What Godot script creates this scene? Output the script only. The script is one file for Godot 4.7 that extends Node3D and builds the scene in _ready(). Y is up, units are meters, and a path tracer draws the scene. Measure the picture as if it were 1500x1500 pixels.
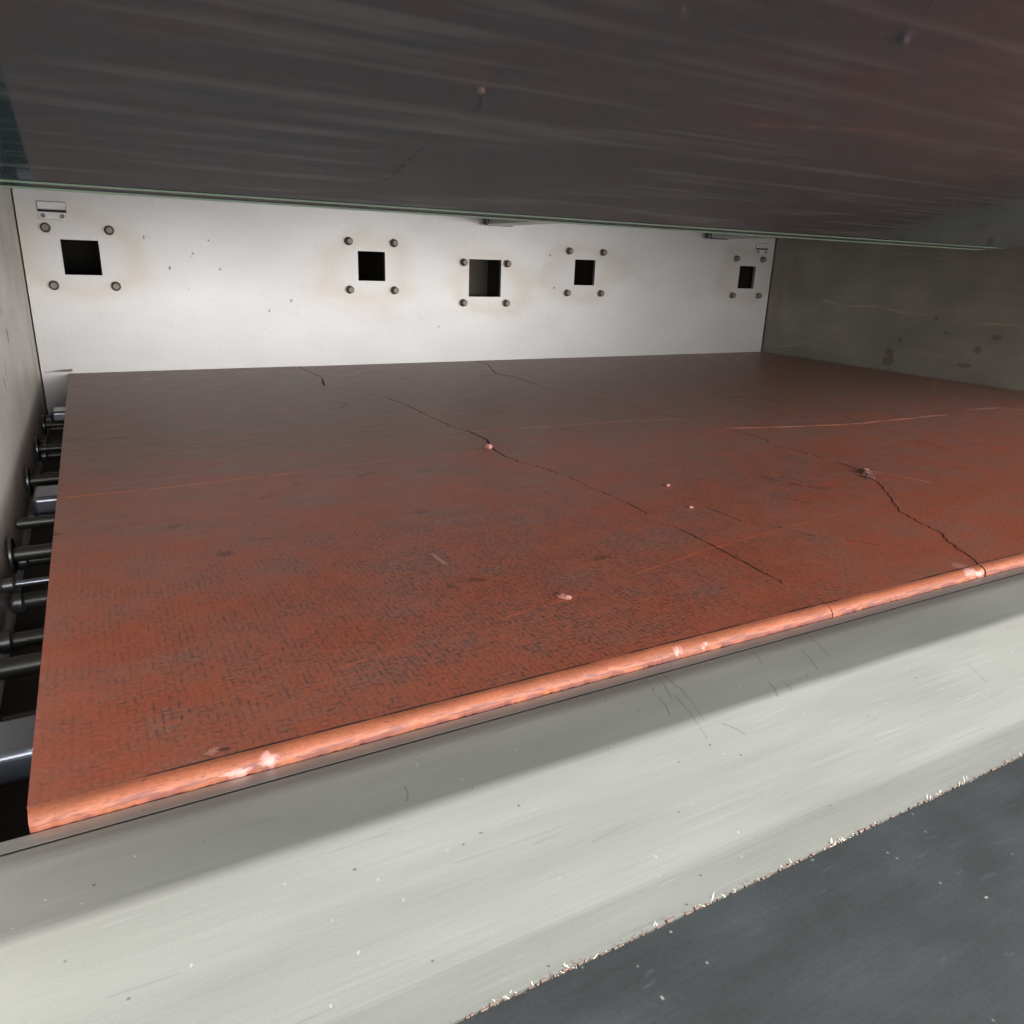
extends Node3D
# Looking through the raised glass door of a stone deck oven: cracked red baking stone,
# steel rear panel with square vents, steel sill in front.

var M := {}
var rng := RandomNumberGenerator.new()

# ------------------------------------------------------------------ cracks of the stone, (x, z) in metres
var CA := [[.2863, -.001], [.2863, .0194], [.2897, .1161], [.2752, .1833], [.3007, .2287], [.3195, .2798], [.3241, .3274], [.3239, .3857], [.324, .4233], [.3252, .4652], [.3303, .4831], [.3306, .5197], [.3239, .5371], [.3191, .5568], [.3167, .5811], [.3201, .6061], [.3269, .6222], [.3316, .6496], [.3324, .6959], [.334, .7239], [.3312, .7509], [.3312, .7924], [.3293, .823], [.3285, .8337], [.3268, .8498], [.3261, .8791], [.3274, .8876], [.3252, .8935]]
var CB := [[0.0, .5756], [.059, .5747], [.1146, .5715], [.1656, .5678], [.2103, .5592], [.2361, .5528], [.2779, .559], [.3099, .5585], [.3191, .5568]]
var CC := [[.3303, .4831], [.3667, .4864], [.4271, .4875], [.4484, .4879], [.522, .4952], [.5747, .5018]]
var CD := [[.5687, -.001], [.5687, .0419], [.5341, .1418], [.5454, .1864], [.5379, .254], [.5397, .3005], [.5443, .3237], [.5664, .396], [.5678, .4419], [.5747, .5018], [.5798, .541], [.5843, .5567], [.5776, .6099], [.5703, .6619], [.5698, .6801], [.5723, .6986], [.5664, .7247], [.5572, .7388], [.5475, .7559], [.5199, .7866], [.4939, .8127], [.485, .8346], [.4822, .8462], [.4676, .865], [.4566, .883], [.4480, .8935]]
var CE := [[.5843, .5567], [.6181, .5651], [.6998, .583], [.7452, .5876], [.774, .586], [.8847, .5867], [.9374, .5731], [1.0083, .5775], [1.0237, .6017], [1.1, .612], [1.197, .606]]
var CF := [[1.0381, .2181], [.9597, .2312], [.8872, .2732], [.8481, .3441], [.7896, .4522], [.7561, .5598], [.7452, .5876], [.7257, .6545], [.7132, .6988]]
var CG := [[1.1965, .3893], [1.1446, .4025], [1.0816, .4445], [1.0506, .4782]]
var CH := [[0.0, .2627], [.0201, .2615], [.0382, .2596]]
var CI := [[.1602, .1814], [.2142, .1818], [.2752, .1833]]
var CJ := [[.5705, .7285], [.5823, .7573], [.5865, .7755]]

const ZN := .8935      # where the rounded nose of the stone begins
const XR := 1.197      # right end of the stone
const GY := .0847      # the glass lies on y = GY + GS * z
const GS := .1

func _ready():
	rng.seed = 4711
	# ---------------------------------------------------------------- camera, surroundings, added lights, exposure
	var cam := Camera3D.new(); cam.name = "camera"
	cam.position = Vector3(.0322, .1498, 1.1108)
	cam.rotation_degrees = Vector3(-18.1502, -28.9184, 1.9658)
	cam.fov = 68.156; cam.near = .005; cam.far = 60.0
	add_child(cam); cam.current = true
	var env := Environment.new()
	env.background_mode = Environment.BG_COLOR
	env.background_color = Color(.93, .95, .98)
	env.background_energy_multiplier = .8
	env.tonemap_mode = Environment.TONE_MAPPER_LINEAR
	env.tonemap_exposure = 1.0
	env.sdfgi_enabled = true; env.ssao_enabled = true; env.ssil_enabled = true
	var we := WorldEnvironment.new(); we.name = "surroundings"; we.environment = env; add_child(we)
	band_light("added_band_light", 54.8, 15.0)
	band_light("added_band_light_001", 50.0, 6.0)
	front_light()
	make_materials()
	# ---------------------------------------------------------------- the oven chamber
	build_chamber()
	build_sill()
	# ---------------------------------------------------------------- things in it
	build_stone()
	build_under_stone()
	build_glass()
	build_channels()
	build_chips()

func band_light(called, elevation, energy):
	# added narrow light, aimed past the hood edge to band the sill
	var l := AreaLight3D.new(); l.name = called
	var e := deg_to_rad(elevation); var d := 1.9
	l.area_size = Vector2(1.6, .03)
	l.light_energy = energy; l.light_color = Color(1.0, .99, .97)
	l.shadow_enabled = true
	add_child(l)
	l.look_at_from_position(Vector3(.45, .19 + d * sin(e), 1.075 + d * cos(e)), Vector3(.45, .19, 1.075), Vector3.UP)

func front_light():
	# added area light in front that brightens the inside of the oven
	var l := AreaLight3D.new(); l.name = "added_front_fill"
	l.area_size = Vector2(3.2, 1.2)
	l.light_energy = 24.0; l.light_color = Color(1.0, .992, .985)
	l.shadow_enabled = true
	add_child(l)
	l.look_at_from_position(Vector3(.95, .42, 3.2), Vector3(.5, .05, .6), Vector3.UP)

# ==================================================================== helpers
func tag(o, label, category, group = ""):
	o.set_meta("label", label); o.set_meta("category", category)
	if group != "": o.set_meta("group", group)
	return o

func struct(o, label = "", category = ""):
	o.set_meta("kind", "structure")
	if label != "": o.set_meta("label", label); o.set_meta("category", category)
	return o

func base(called, at = Vector3.ZERO):
	var o := Node3D.new(); o.name = called; add_child(o, true); o.position = at
	return o

func put(called, mesh, mat, parent = self, at = Vector3.ZERO):
	var o := MeshInstance3D.new(); o.name = called; o.mesh = mesh
	if mat != null: o.material_override = mat
	o.position = at
	o.cast_shadow = GeometryInstance3D.SHADOW_CASTING_SETTING_ON
	parent.add_child(o, true)
	return o

func begin() -> SurfaceTool:
	var st := SurfaceTool.new(); st.begin(Mesh.PRIMITIVE_TRIANGLES); return st

func vert(st, p, n, uv = Vector2.ZERO):
	st.set_normal(n); st.set_uv(uv); st.add_vertex(p)

func quad(st, a, b, c, d, n, ua = Vector2.ZERO, ub = Vector2.ZERO, uc = Vector2.ZERO, ud = Vector2.ZERO):
	# a b c d run round the face; wound so that the front shows towards n
	if (b - a).cross(c - a).dot(n) > 0.0:
		vert(st, a, n, ua); vert(st, c, n, uc); vert(st, b, n, ub)
		vert(st, a, n, ua); vert(st, d, n, ud); vert(st, c, n, uc)
	else:
		vert(st, a, n, ua); vert(st, b, n, ub); vert(st, c, n, uc)
		vert(st, a, n, ua); vert(st, c, n, uc); vert(st, d, n, ud)

func tri3(st, a, b, c, n, ua = Vector2.ZERO, ub = Vector2.ZERO, uc = Vector2.ZERO):
	if (b - a).cross(c - a).dot(n) > 0.0:
		vert(st, a, n, ua); vert(st, c, n, uc); vert(st, b, n, ub)
	else:
		vert(st, a, n, ua); vert(st, b, n, ub); vert(st, c, n, uc)

func squad(st, ps, ns, us):
	# smooth quad with a normal at each corner
	var k := [0, 1, 2, 0, 2, 3]
	if (ps[1] - ps[0]).cross(ps[2] - ps[0]).dot(ns[0] + ns[2]) > 0.0: k = [0, 2, 1, 0, 3, 2]
	for i in k: vert(st, ps[i], ns[i], us[i])

func rbox_add(st, c, size, r, uvm = 1.0):
	var h: Vector3 = size * .5
	r = min(r, min(h.x, min(h.y, h.z)) * .98)
	for ax: int in 3:
		for sg in [-1.0, 1.0]:
			var a1: int = (ax + 1) % 3; var a2: int = (ax + 2) % 3
			var g1 := [-h[a1], -h[a1] + .35 * r, -h[a1] + r, h[a1] - r, h[a1] - .35 * r, h[a1]]
			var g2 := [-h[a2], -h[a2] + .35 * r, -h[a2] + r, h[a2] - r, h[a2] - .35 * r, h[a2]]
			for i in 5:
				for j in 5:
					var ps := []; var ns := []; var us := []
					for q in [[i, j], [i + 1, j], [i + 1, j + 1], [i, j + 1]]:
						var p := Vector3.ZERO
						p[ax] = sg * h[ax]; p[a1] = g1[q[0]]; p[a2] = g2[q[1]]
						var inner := Vector3(clamp(p.x, -h.x + r, h.x - r), clamp(p.y, -h.y + r, h.y - r), clamp(p.z, -h.z + r, h.z - r))
						var n := (p - inner).normalized()
						ps.append(c + inner + n * r); ns.append(n); us.append(Vector2(p[a1], p[a2]) * uvm)
					squad(st, ps, ns, us)

func rbox(size, r):
	var st := begin(); rbox_add(st, Vector3.ZERO, size, r); return st.commit()

func lathe_add(st, prof, axis, at, seg = 18):
	# prof: [radius, along] pairs turned about axis ("x" or "z") at point at
	for i in seg:
		var a0: float = TAU * i / seg; var a1: float = TAU * (i + 1) / seg
		for k in prof.size() - 1:
			var ps := []; var ns := []; var us := []
			var dr: float = prof[k + 1][0] - prof[k][0]; var dl: float = prof[k + 1][1] - prof[k][1]
			for q in [[a0, k], [a1, k], [a1, k + 1], [a0, k + 1]]:
				var rr: float = prof[q[1]][0]; var l: float = prof[q[1]][1]
				var c := cos(q[0]); var s := sin(q[0])
				var nn := Vector2(dl, -dr).normalized()
				if axis == "x":
					ps.append(at + Vector3(l, rr * c, rr * s)); ns.append(Vector3(nn.y, nn.x * c, nn.x * s))
				else:
					ps.append(at + Vector3(rr * c, rr * s, l)); ns.append(Vector3(nn.x * c, nn.x * s, nn.y))
				us.append(Vector2(q[0] / TAU, l * 20.0))
			squad(st, ps, ns, us)

func lathe(prof, axis, seg = 18) -> Mesh:
	var st := begin(); lathe_add(st, prof, axis, Vector3.ZERO, seg); return st.commit()

func noise(freq, octaves, sd, kind = FastNoiseLite.TYPE_SIMPLEX_SMOOTH) -> FastNoiseLite:
	var n := FastNoiseLite.new(); n.noise_type = kind; n.frequency = freq; n.seed = sd
	n.fractal_type = FastNoiseLite.FRACTAL_FBM if octaves > 1 else FastNoiseLite.FRACTAL_NONE
	n.fractal_octaves = octaves
	return n

func nbytes(w, h, period_x, period_y, octaves, sd) -> PackedByteArray:
	# grey noise with a period of so many pixels across and down
	var k: float = max(period_x, period_y)
	var sw: int = max(8, int(ceil(w * min(period_x, period_y) / period_x)))
	var sh: int = max(8, int(ceil(h * min(period_x, period_y) / period_y)))
	var n := noise(1.0 / min(period_x, period_y), octaves, sd)
	var im: Image = n.get_image(sw, sh, false, false, true)
	im.convert(Image.FORMAT_L8)
	if sw != w or sh != h: im.resize(w, h, Image.INTERPOLATE_CUBIC)
	return im.get_data()

func ss(a, b, x):
	var t: float = clamp((x - a) / (b - a), 0.0, 1.0)
	return t * t * (3.0 - 2.0 * t)

func tex(w, h, data, mip = true) -> ImageTexture:
	var im := Image.create_from_data(w, h, false, Image.FORMAT_RGB8, data)
	if mip: im.generate_mipmaps()
	return ImageTexture.create_from_image(im)

func bump(w, h, grey, strength) -> ImageTexture:
	var im := Image.create_from_data(w, h, false, Image.FORMAT_L8, grey)
	im.convert(Image.FORMAT_RGBA8)
	im.bump_map_to_normal_map(strength)
	im.generate_mipmaps()
	return ImageTexture.create_from_image(im)

func smat(color, rough, metal = 0.0) -> StandardMaterial3D:
	var m := StandardMaterial3D.new()
	m.albedo_color = color; m.roughness = rough; m.metallic = metal
	return m

func dab(d, w, h, cx, cy, rx, ry, col, alpha, rough_edge, r):
	# a stain or chip with a ragged outline; cx, cy, rx, ry in pixels
	var ph := [r.randf() * TAU, r.randf() * TAU, r.randf() * TAU]
	for y in range(max(0, int(cy - ry * 1.5)), min(h, int(cy + ry * 1.5) + 1)):
		for x in range(max(0, int(cx - rx * 1.5)), min(w, int(cx + rx * 1.5) + 1)):
			var u: float = (x - cx) / rx; var v: float = (y - cy) / ry
			var a := atan2(v, u)
			var lim: float = 1.0 + rough_edge * (.5 * sin(2.0 * a + ph[0]) + .35 * sin(5.0 * a + ph[1]) + .3 * sin(9.0 * a + ph[2]))
			var q := sqrt(u * u + v * v)
			if q < lim:
				var k: float = alpha * clamp((lim - q) * 4.0, 0.0, 1.0) * r.randf_range(.75, 1.0)
				var o: int = (y * w + x) * 3
				for c in 3: d[o + c] = int(clamp(lerp(float(d[o + c]), float(col[c]), k), 0, 255))

func stroke(d, w, h, pts, wid, col, alpha, r, gaps = 0.0, wob = 0.0):
	# an irregular line through pts (pixels), wid pixels wide, with gaps
	for i in pts.size() - 1:
		var a: Vector2 = pts[i]; var b: Vector2 = pts[i + 1]
		var n := int(a.distance_to(b) * 1.6) + 1
		for k in n:
			var p := a.lerp(b, float(k) / n)
			p += Vector2(sin(p.x * .071) + sin(p.x * .023 + p.y * .05), sin(p.y * .063) + sin(p.y * .031 + p.x * .057)) * wob
			var on: float = .5 + .5 * sin(p.x * .019 + p.y * .027) * sin(p.x * .0071 - p.y * .011 + 1.3)
			if on < gaps: continue
			var ww: float = wid * (.55 + .75 * abs(sin(p.x * .043 + p.y * .039)))
			var al: float = alpha * (1.0 if gaps <= 0.0 else clamp((on - gaps) * 6.0, 0.0, 1.0)) * r.randf_range(.7, 1.0)
			var rr := int(ceil(ww))
			for y in range(int(p.y) - rr, int(p.y) + rr + 1):
				if y < 0 or y >= h: continue
				for x in range(int(p.x) - rr, int(p.x) + rr + 1):
					if x < 0 or x >= w: continue
					var q := Vector2(x, y).distance_to(p)
					var kk: float = al * clamp(ww * .5 + .5 - q, 0.0, 1.0)
					if kk > .01:
						var o: int = (y * w + x) * 3
						for c in 3: d[o + c] = int(lerp(float(d[o + c]), float(col[c]), kk))

# ==================================================================== materials
func make_materials():
	M.dark = smat(Color(.27, .26, .25), .7)
	M.grime_shade = smat(Color(.12, .11, .105), .9)
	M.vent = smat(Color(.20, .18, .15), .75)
	M.bolt = smat(Color(.40, .375, .355), .5, .55)
	M.tube = smat(Color(.50, .52, .56), .30, .85)
	M.rod = smat(Color(.30, .30, .285), .42, .7)
	M.washer = smat(Color(.40, .41, .42), .35, .8)
	M.glass_edge = smat(Color(.50, .62, .54), .25)
	M.spacer = smat(Color(.12, .12, .12), .6)
	M.hood = smat(Color(.62, .62, .61), .35, .8)
	M.clay = smat(Color(.62, .36, .28), .85)
	M.chip_pink = smat(Color(.64, .44, .40), .75)
	M.chip_dark = smat(Color(.30, .20, .19), .8)
	M.fibre = smat(Color(.86, .82, .76), .6)
	M.fibre_brown = smat(Color(.34, .28, .25), .85)
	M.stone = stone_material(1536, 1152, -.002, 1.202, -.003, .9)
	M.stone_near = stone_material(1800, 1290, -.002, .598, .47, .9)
	M.nose = nose_material()
	M.rear = rear_material()
	M.left = side_material(61, true)
	M.right = side_material(73, false)
	M.sill = sill_material()
	M.ledge = ledge_material()
	M.glass = glass_material()

func stone_material(w, h, x0, x1, z0, z1):
	var mm: float = w / (x1 - x0) * .001        # pixels a millimetre
	var big := nbytes(w, h, 90 * mm, 60 * mm, 4, 11)
	var mid := nbytes(w, h, 46 * mm, 14 * mm, 4, 12)
	var fine := nbytes(w, h, 2.2 * mm, 2.2 * mm, 2, 13)
	var wv1 := nbytes(w, h, 1.3 * mm, 6.0 * mm, 2, 14)
	var wv2 := nbytes(w, h, 6.0 * mm, 1.3 * mm, 2, 15)
	var patch := nbytes(w, h, 26 * mm, 26 * mm, 3, 16)
	var clot := nbytes(w, h, 4.2 * mm, 3.2 * mm, 3, 17)
	var d := PackedByteArray(); d.resize(w * h * 3)
	var g := PackedByteArray(); g.resize(w * h)
	var r := RandomNumberGenerator.new(); r.seed = 5
	for j in h:
		var z: float = z0 + (z1 - z0) * (j + .5) / h
		var zb: float = clamp((.86 - z) / .42, 0.0, 1.0)         # ramps the grey-brown tone up towards the rear
		for i in w:
			var x: float = x0 + (x1 - x0) * (i + .5) / w
			var k: int = j * w + i
			var b: float = big[k] / 255.0; var m: float = mid[k] / 255.0; var f: float = fine[k] / 255.0
			var pt: float = patch[k] / 255.0; var c: float = clot[k] / 255.0
			# burnt flour and soot, patchy and streaky
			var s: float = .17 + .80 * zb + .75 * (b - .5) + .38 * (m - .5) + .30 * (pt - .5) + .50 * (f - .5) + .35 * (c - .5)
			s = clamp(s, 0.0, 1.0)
			# print of the setter cloth, short dark dashes in two directions
			var ex: float = (x - .21) / .20; var ez: float = (z - .80) / .15
			var wm: float = exp(-(ex * ex + ez * ez))
			ex = (x - .46) / .16; ez = (z - .70) / .09
			wm = max(wm, .85 * exp(-(ex * ex + ez * ez)))
			wm = clamp(wm * (.3 + 1.3 * pt), 0.0, 1.0)
			var v1: float = wv1[k] / 255.0; var v2: float = wv2[k] / 255.0
			var ux: float = x * 1000.0 / 2.7 + (m - .5) * .35; var uz: float = z * 1000.0 / 2.9 + (b - .5) * .4
			var lx: float = abs(ux - floor(ux) - .5) * 2.0; var lz: float = abs(uz - floor(uz) - .5) * 2.0
			var cloth: float = max(clamp((lx - .55) * 3.0, 0.0, 1.0) * clamp((v1 - .42) * 4.0, 0.0, 1.0), clamp((lz - .55) * 3.0, 0.0, 1.0) * clamp((v2 - .46) * 4.0, 0.0, 1.0))
			var blot: float = clamp((max(v1, v2) * .72 + c * .36 - .83 + .25 * wm) * 9.0, 0.0, 1.0)
			var dash: float = clamp(cloth * (.35 + .9 * c) * 1.0 + blot * .38, 0.0, 1.0) * clamp(wm * 1.9 - .12, 0.0, 1.0) * .62
			var mott: float = .84 + .14 * b + .20 * f
			var R: float = 163.0 * mott; var G: float = 87.0 * mott; var B: float = 65.0 * mott
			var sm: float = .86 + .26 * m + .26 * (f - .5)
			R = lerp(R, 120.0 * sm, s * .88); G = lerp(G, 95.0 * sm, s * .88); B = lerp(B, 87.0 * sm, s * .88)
			# painted sheen of the rear panel in streaks, plus faint flour smudges
			var sheen_flour: float = clamp((m * .7 + pt * .5 - .66) * 4.0, 0.0, 1.0) * clamp((.22 - z) * 7.0, 0.0, 1.0) * (.55 + .9 * (f - .5))
			sheen_flour = max(sheen_flour * .75, clamp((pt * .6 + c * .5 - .78) * 3.0, 0.0, .16))
			R = lerp(R, 168.0, sheen_flour); G = lerp(G, 146.0, sheen_flour); B = lerp(B, 128.0, sheen_flour)
			R = lerp(R, 66.0, dash); G = lerp(G, 56.0, dash); B = lerp(B, 58.0, dash)
			var o: int = k * 3
			d[o] = int(clamp(R, 0, 255)); d[o + 1] = int(clamp(G, 0, 255)); d[o + 2] = int(clamp(B, 0, 255))
			g[k] = int(clamp(120.0 + 60.0 * (f - .5) - 40.0 * dash + 30.0 * (c - .5), 0, 255))
	# flour dust and grit
	for q in int(w * h * .00010):
		var px: int = r.randi_range(1, w - 3); var py: int = r.randi_range(1, h - 3)
		var pale: bool = r.randf() < .45
		dab(d, w, h, px, py, r.randf_range(.25, .55) * mm + .4, r.randf_range(.2, .45) * mm + .4, [205, 165, 145] if pale else [48, 36, 34], r.randf_range(.25, .7), .5, r)
	var P := func(x, z): return Vector2((x - x0) / (x1 - x0) * w, (z - z0) / (z1 - z0) * h)
	var L := func(pts):
		var o := []
		for q in pts: o.append(P.call(q[0], q[1]))
		return o
	# fresh clay along broken edges; dark CA and CD strokes paint in crack shade
	stroke(d, w, h, L.call(CB), 2.4 * mm, [206, 118, 84], .9, r, .30, .5)
	stroke(d, w, h, L.call(CB.slice(0, 4)), 2.2 * mm, [208, 112, 76], .9, r, 0.0, .3)
	stroke(d, w, h, L.call(CC), 3.8 * mm, [206, 130, 112], .95, r, .12, .5)
	stroke(d, w, h, L.call(CE), 5.4 * mm, [210, 138, 120], .95, r, .05, .7)
	stroke(d, w, h, L.call(CA), 1.6 * mm, [66, 42, 38], .55, r, .03, .5)
	stroke(d, w, h, L.call(CA.slice(0, 15)), 2.2 * mm, [58, 40, 36], .85, r, 0.0, .6)
	stroke(d, w, h, L.call(CA.slice(14)), 1.0 * mm, [186, 118, 102], .6, r, .6, .6)
	stroke(d, w, h, L.call(CD), 1.3 * mm, [84, 54, 48], .45, r, .5, .5)
	stroke(d, w, h, L.call(CD.slice(0, 5)), 2.6 * mm, [58, 40, 36], .8, r, 0.0, .6)
	stroke(d, w, h, L.call(CD.slice(11)), 1.0 * mm, [180, 118, 104], .6, r, .6, .6)
	stroke(d, w, h, L.call(CH), 1.4 * mm, [200, 104, 70], .9, r, 0.0, .4)
	stroke(d, w, h, L.call(CI), 1.8 * mm, [140, 78, 66], .8, r, .15, .4)
	stroke(d, w, h, L.call(CF), 1.6 * mm, [112, 62, 54], .75, r, .30, .8)
	stroke(d, w, h, L.call(CF.slice(0, 3)), 2.6 * mm, [180, 104, 78], .8, r, .1, .5)
	stroke(d, w, h, L.call(CG), 3.2 * mm, [170, 96, 76], .8, r, .2, .8)
	stroke(d, w, h, L.call(CJ), 1.2 * mm, [196, 134, 122], .8, r, .35, .8)
	# smears of burnt sugar, wiped in arcs over the rear and left of the stone
	for q in 46:
		var c0 := Vector2(r.randf_range(.0, .75), r.randf_range(.05, .72)); var ra := r.randf_range(.02, .10); var a0 := r.randf() * TAU; var da := r.randf_range(.4, 1.5)
		var pts := []
		for t in 9: pts.append(P.call(c0.x + ra * cos(a0 + da * t / 8.0) * 1.5, c0.y + ra * sin(a0 + da * t / 8.0)))
		stroke(d, w, h, pts, r.randf_range(2.0, 7.0) * mm, [70, 55, 49] if r.randf() < .75 else [136, 108, 94], r.randf_range(.12, .34) / (5.0 * mm), r, r.randf_range(.1, .5), .8)
	# scrapes and scorch marks
	stroke(d, w, h, L.call([[.1784, .7583], [.1788, .772], [.1796, .7857]]), 1.6 * mm, [170, 130, 116], .5, r, .2, .6)
	stroke(d, w, h, L.call([[.3783, .752], [.379, .7827]]), .9 * mm, [62, 46, 40], .9, r)
	stroke(d, w, h, L.call([[.445, .752], [.452, .775]]), .8 * mm, [70, 50, 42], .85, r)
	stroke(d, w, h, L.call([[.392, .80], [.400, .822]]), .8 * mm, [72, 50, 42], .8, r)
	stroke(d, w, h, L.call([[.412, .835], [.424, .849]]), .7 * mm, [72, 50, 42], .8, r)
	stroke(d, w, h, L.call([[.02, .868], [.12, .862], [.25, .853], [.45, .835]]), 1.1 * mm, [180, 96, 70], .2, r, .3, 1.0)
	stroke(d, w, h, L.call([[.10, .855], [.22, .836], [.33, .812], [.47, .795]]), 1.6 * mm, [180, 98, 72], .22, r, .25, 1.0)
	for a in [[.0797, .7153, 6, 3.2, [70, 52, 45], .55], [.186, .80, 4.5, 4, [92, 50, 38], .6], [.170, .802, 3, 2.6, [98, 54, 40], .5], [.26, .80, 5, 3, [80, 50, 40], .6], [.2, .69, 7, 2, [66, 54, 48], .4], [.24, .60, 9, 2.5, [62, 52, 47], .45], [.10, .70, 8, 1.5, [64, 52, 46], .5], [.06, .66, 6, 4, [66, 54, 48], .4], [.0495, .8887, 2.2, 2.0, [196, 140, 116], .8], [.053, .889, 2.2, 1.0, [70, 50, 44], .8], [.436, .8905, 5.5, 5.0, [188, 128, 120], .85], [.562, .735, 8, 4.5, [176, 112, 104], .8]]:
		var p: Vector2 = P.call(a[0], a[1])
		dab(d, w, h, p.x, p.y, a[2] * mm, a[3] * mm, a[4], a[5], .35, r)
	# grime gathered in the line where the rounded nose begins
	stroke(d, w, h, L.call([[.03, .8927], [.06, .8927], [.12, .8928], [.2, .8927], [.26, .8928]]), .75 * mm, [58, 46, 42], .75, r, .10, .2)
	stroke(d, w, h, L.call([[.26, .8927], [.4, .8926], [.598, .8926]]), .9 * mm, [60, 46, 42], .6, r, .45, .3)
	var m := smat(Color.WHITE, .43)
	m.albedo_texture = tex(w, h, d)
	m.normal_enabled = true; m.normal_texture = bump(w, h, g, 1.6); m.normal_scale = .35
	m.metallic_specular = .45
	m.set_meta("box", [x0, x1, z0, z1])
	return m

func nose_material():
	var w := 2048; var h := 40
	var a := nbytes(w, h, 60, 30, 3, 31); var b := nbytes(w, h, 4, 4, 2, 32); var c := nbytes(w, h, 26, 9, 3, 33)
	var d := PackedByteArray(); d.resize(w * h * 3)
	var r := RandomNumberGenerator.new(); r.seed = 8
	for j in h:
		for i in w:
			var k := j * w + i
			var q: float = .86 + .20 * a[k] / 255.0 + .22 * (b[k] / 255.0 - .5)
			var R: float = 152.0 * q; var G: float = 87.0 * q; var B: float = 60.0 * q
			var chipd: float = clamp((c[k] / 255.0 - .46 + .34 * (float(j) / h - .75) + .25 * (b[k] / 255.0 - .5)) * 7.0, 0.0, 1.0) * (.9 if j > h * .55 else .15)   # chipped and darker maroon, mostly along the lower half
			R = lerp(R, 104.0, chipd * .8); G = lerp(G, 56.0, chipd * .8); B = lerp(B, 52.0, chipd * .8)
			d[k * 3] = int(clamp(R, 0, 255)); d[k * 3 + 1] = int(clamp(G, 0, 255)); d[k * 3 + 2] = int(clamp(B, 0, 255))
	for q in 260: dab(d, w, h, r.randf() * w, r.randf() * h, r.randf_range(.6, 1.3), r.randf_range(.6, 1.3), [70, 40, 36], .7, .4, r)
	for q in [[.0634, .5, 4.5, 18], [.067, .6, 2.0, 9], [.2314, .5, 2.6, 17], [.245, .65, 2.2, 8], [.436, .3, 11, 18], [.443, .6, 7, 14], [.055, .8, 9, 7]]:
		for t in 5: dab(d, w, h, (q[0] / 1.2) * w + r.randf_range(-3, 3), q[1] * h + r.randf_range(-5, 5), q[2] * .7, q[3] * .6, [196, 150, 142] if t % 2 == 0 else [172, 112, 104], .65, .45, r)
	var m := smat(Color.WHITE, .60)
	m.albedo_texture = tex(w, h, d)
	return m

func rear_material():
	var w := 1536; var h := 400          # x -.03 .. 1.2, y .25 .. -.07 (down)
	var a := nbytes(w, h, 240, 130, 4, 41); var b := nbytes(w, h, 40, 2.5, 2, 42); var c := nbytes(w, h, 2.2, 60, 2, 43); var f := nbytes(w, h, 3, 3, 2, 44)
	var d := PackedByteArray(); d.resize(w * h * 3)
	var r := RandomNumberGenerator.new(); r.seed = 17
	var hs := [[.0319, .1397], [.4, .1397], [.5835, .12], [.769, .1397], [1.1365, .1397]]
	for j in h:
		var y: float = .25 - .32 * (j + .5) / h
		for i in w:
			var x: float = -.03 + 1.23 * (i + .5) / w
			var k := j * w + i
			var q: float = .95 + .045 * (a[k] / 255.0 - .5) + .015 * (b[k] / 255.0 - .5) + .02 * (c[k] / 255.0 - .5) + .05 * (f[k] / 255.0 - .5)
			var R := 174.0 * q; var G := 172.0 * q; var B := 171.0 * q
			for p in hs:      # straw coloured heat tint in rings round the vents
				var e: float = sqrt(pow((x - p[0]) / .095, 2.0) + pow((y - p[1]) / .07, 2.0)) + .55 * (a[k] / 255.0 - .5)
				var t: float = exp(-pow((e - .62) / .22, 2.0)) * .28
				if t > .02:
					R *= 1.0 - .10 * t; G *= 1.0 - .17 * t; B *= 1.0 - .28 * t
			d[k * 3] = int(clamp(R, 0, 255)); d[k * 3 + 1] = int(clamp(G, 0, 255)); d[k * 3 + 2] = int(clamp(B, 0, 255))
	var P := func(x, y): return Vector2((x + .03) / 1.23 * w, (.25 - y) / .32 * h)
	for q in 120:
		var p: Vector2 = P.call(r.randf_range(0, 1.2), r.randf_range(0, .21))
		var s: float = r.randf_range(.5, 1.2)
		dab(d, w, h, p.x, p.y, s, s * 1.3, [110, 98, 90], r.randf_range(.2, .6), .5, r)
	for q in [[.1297, .1307, 2.0], [.1912, .1306, 1.6], [.1592, .1492, 1.4], [.1033, .1668, 1.5], [.1798, .1659, 1.2], [.2817, .0912, 1.8], [.2511, .0773, 1.6], [.5045, .0542, 1.4], [.70, .165, 1.9], [.71, .115, 1.9]]:
		var p: Vector2 = P.call(q[0], q[1]); dab(d, w, h, p.x, p.y, q[2], q[2] * 1.5, [84, 72, 66], .85, .5, r)
	stroke(d, w, h, [P.call(-.026, .0027), P.call(-.015, .0035), P.call(.0037, .0042)], 3.0, [80, 70, 66], .8, r, .1, .6)
	for q in [[1.09, .15], [1.095, .13], [1.088, .118], [1.13, .168], [1.15, .19], [1.16, .10], [.05, .17], [.07, .168], [.0, .168]]:
		var p: Vector2 = P.call(q[0], q[1]); dab(d, w, h, p.x, p.y, r.randf_range(5, 12), r.randf_range(8, 16), [176, 156, 140], .2, .5, r)
	var m := smat(Color.WHITE, .48, .44)
	m.albedo_texture = tex(w, h, d)
	return m

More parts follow.
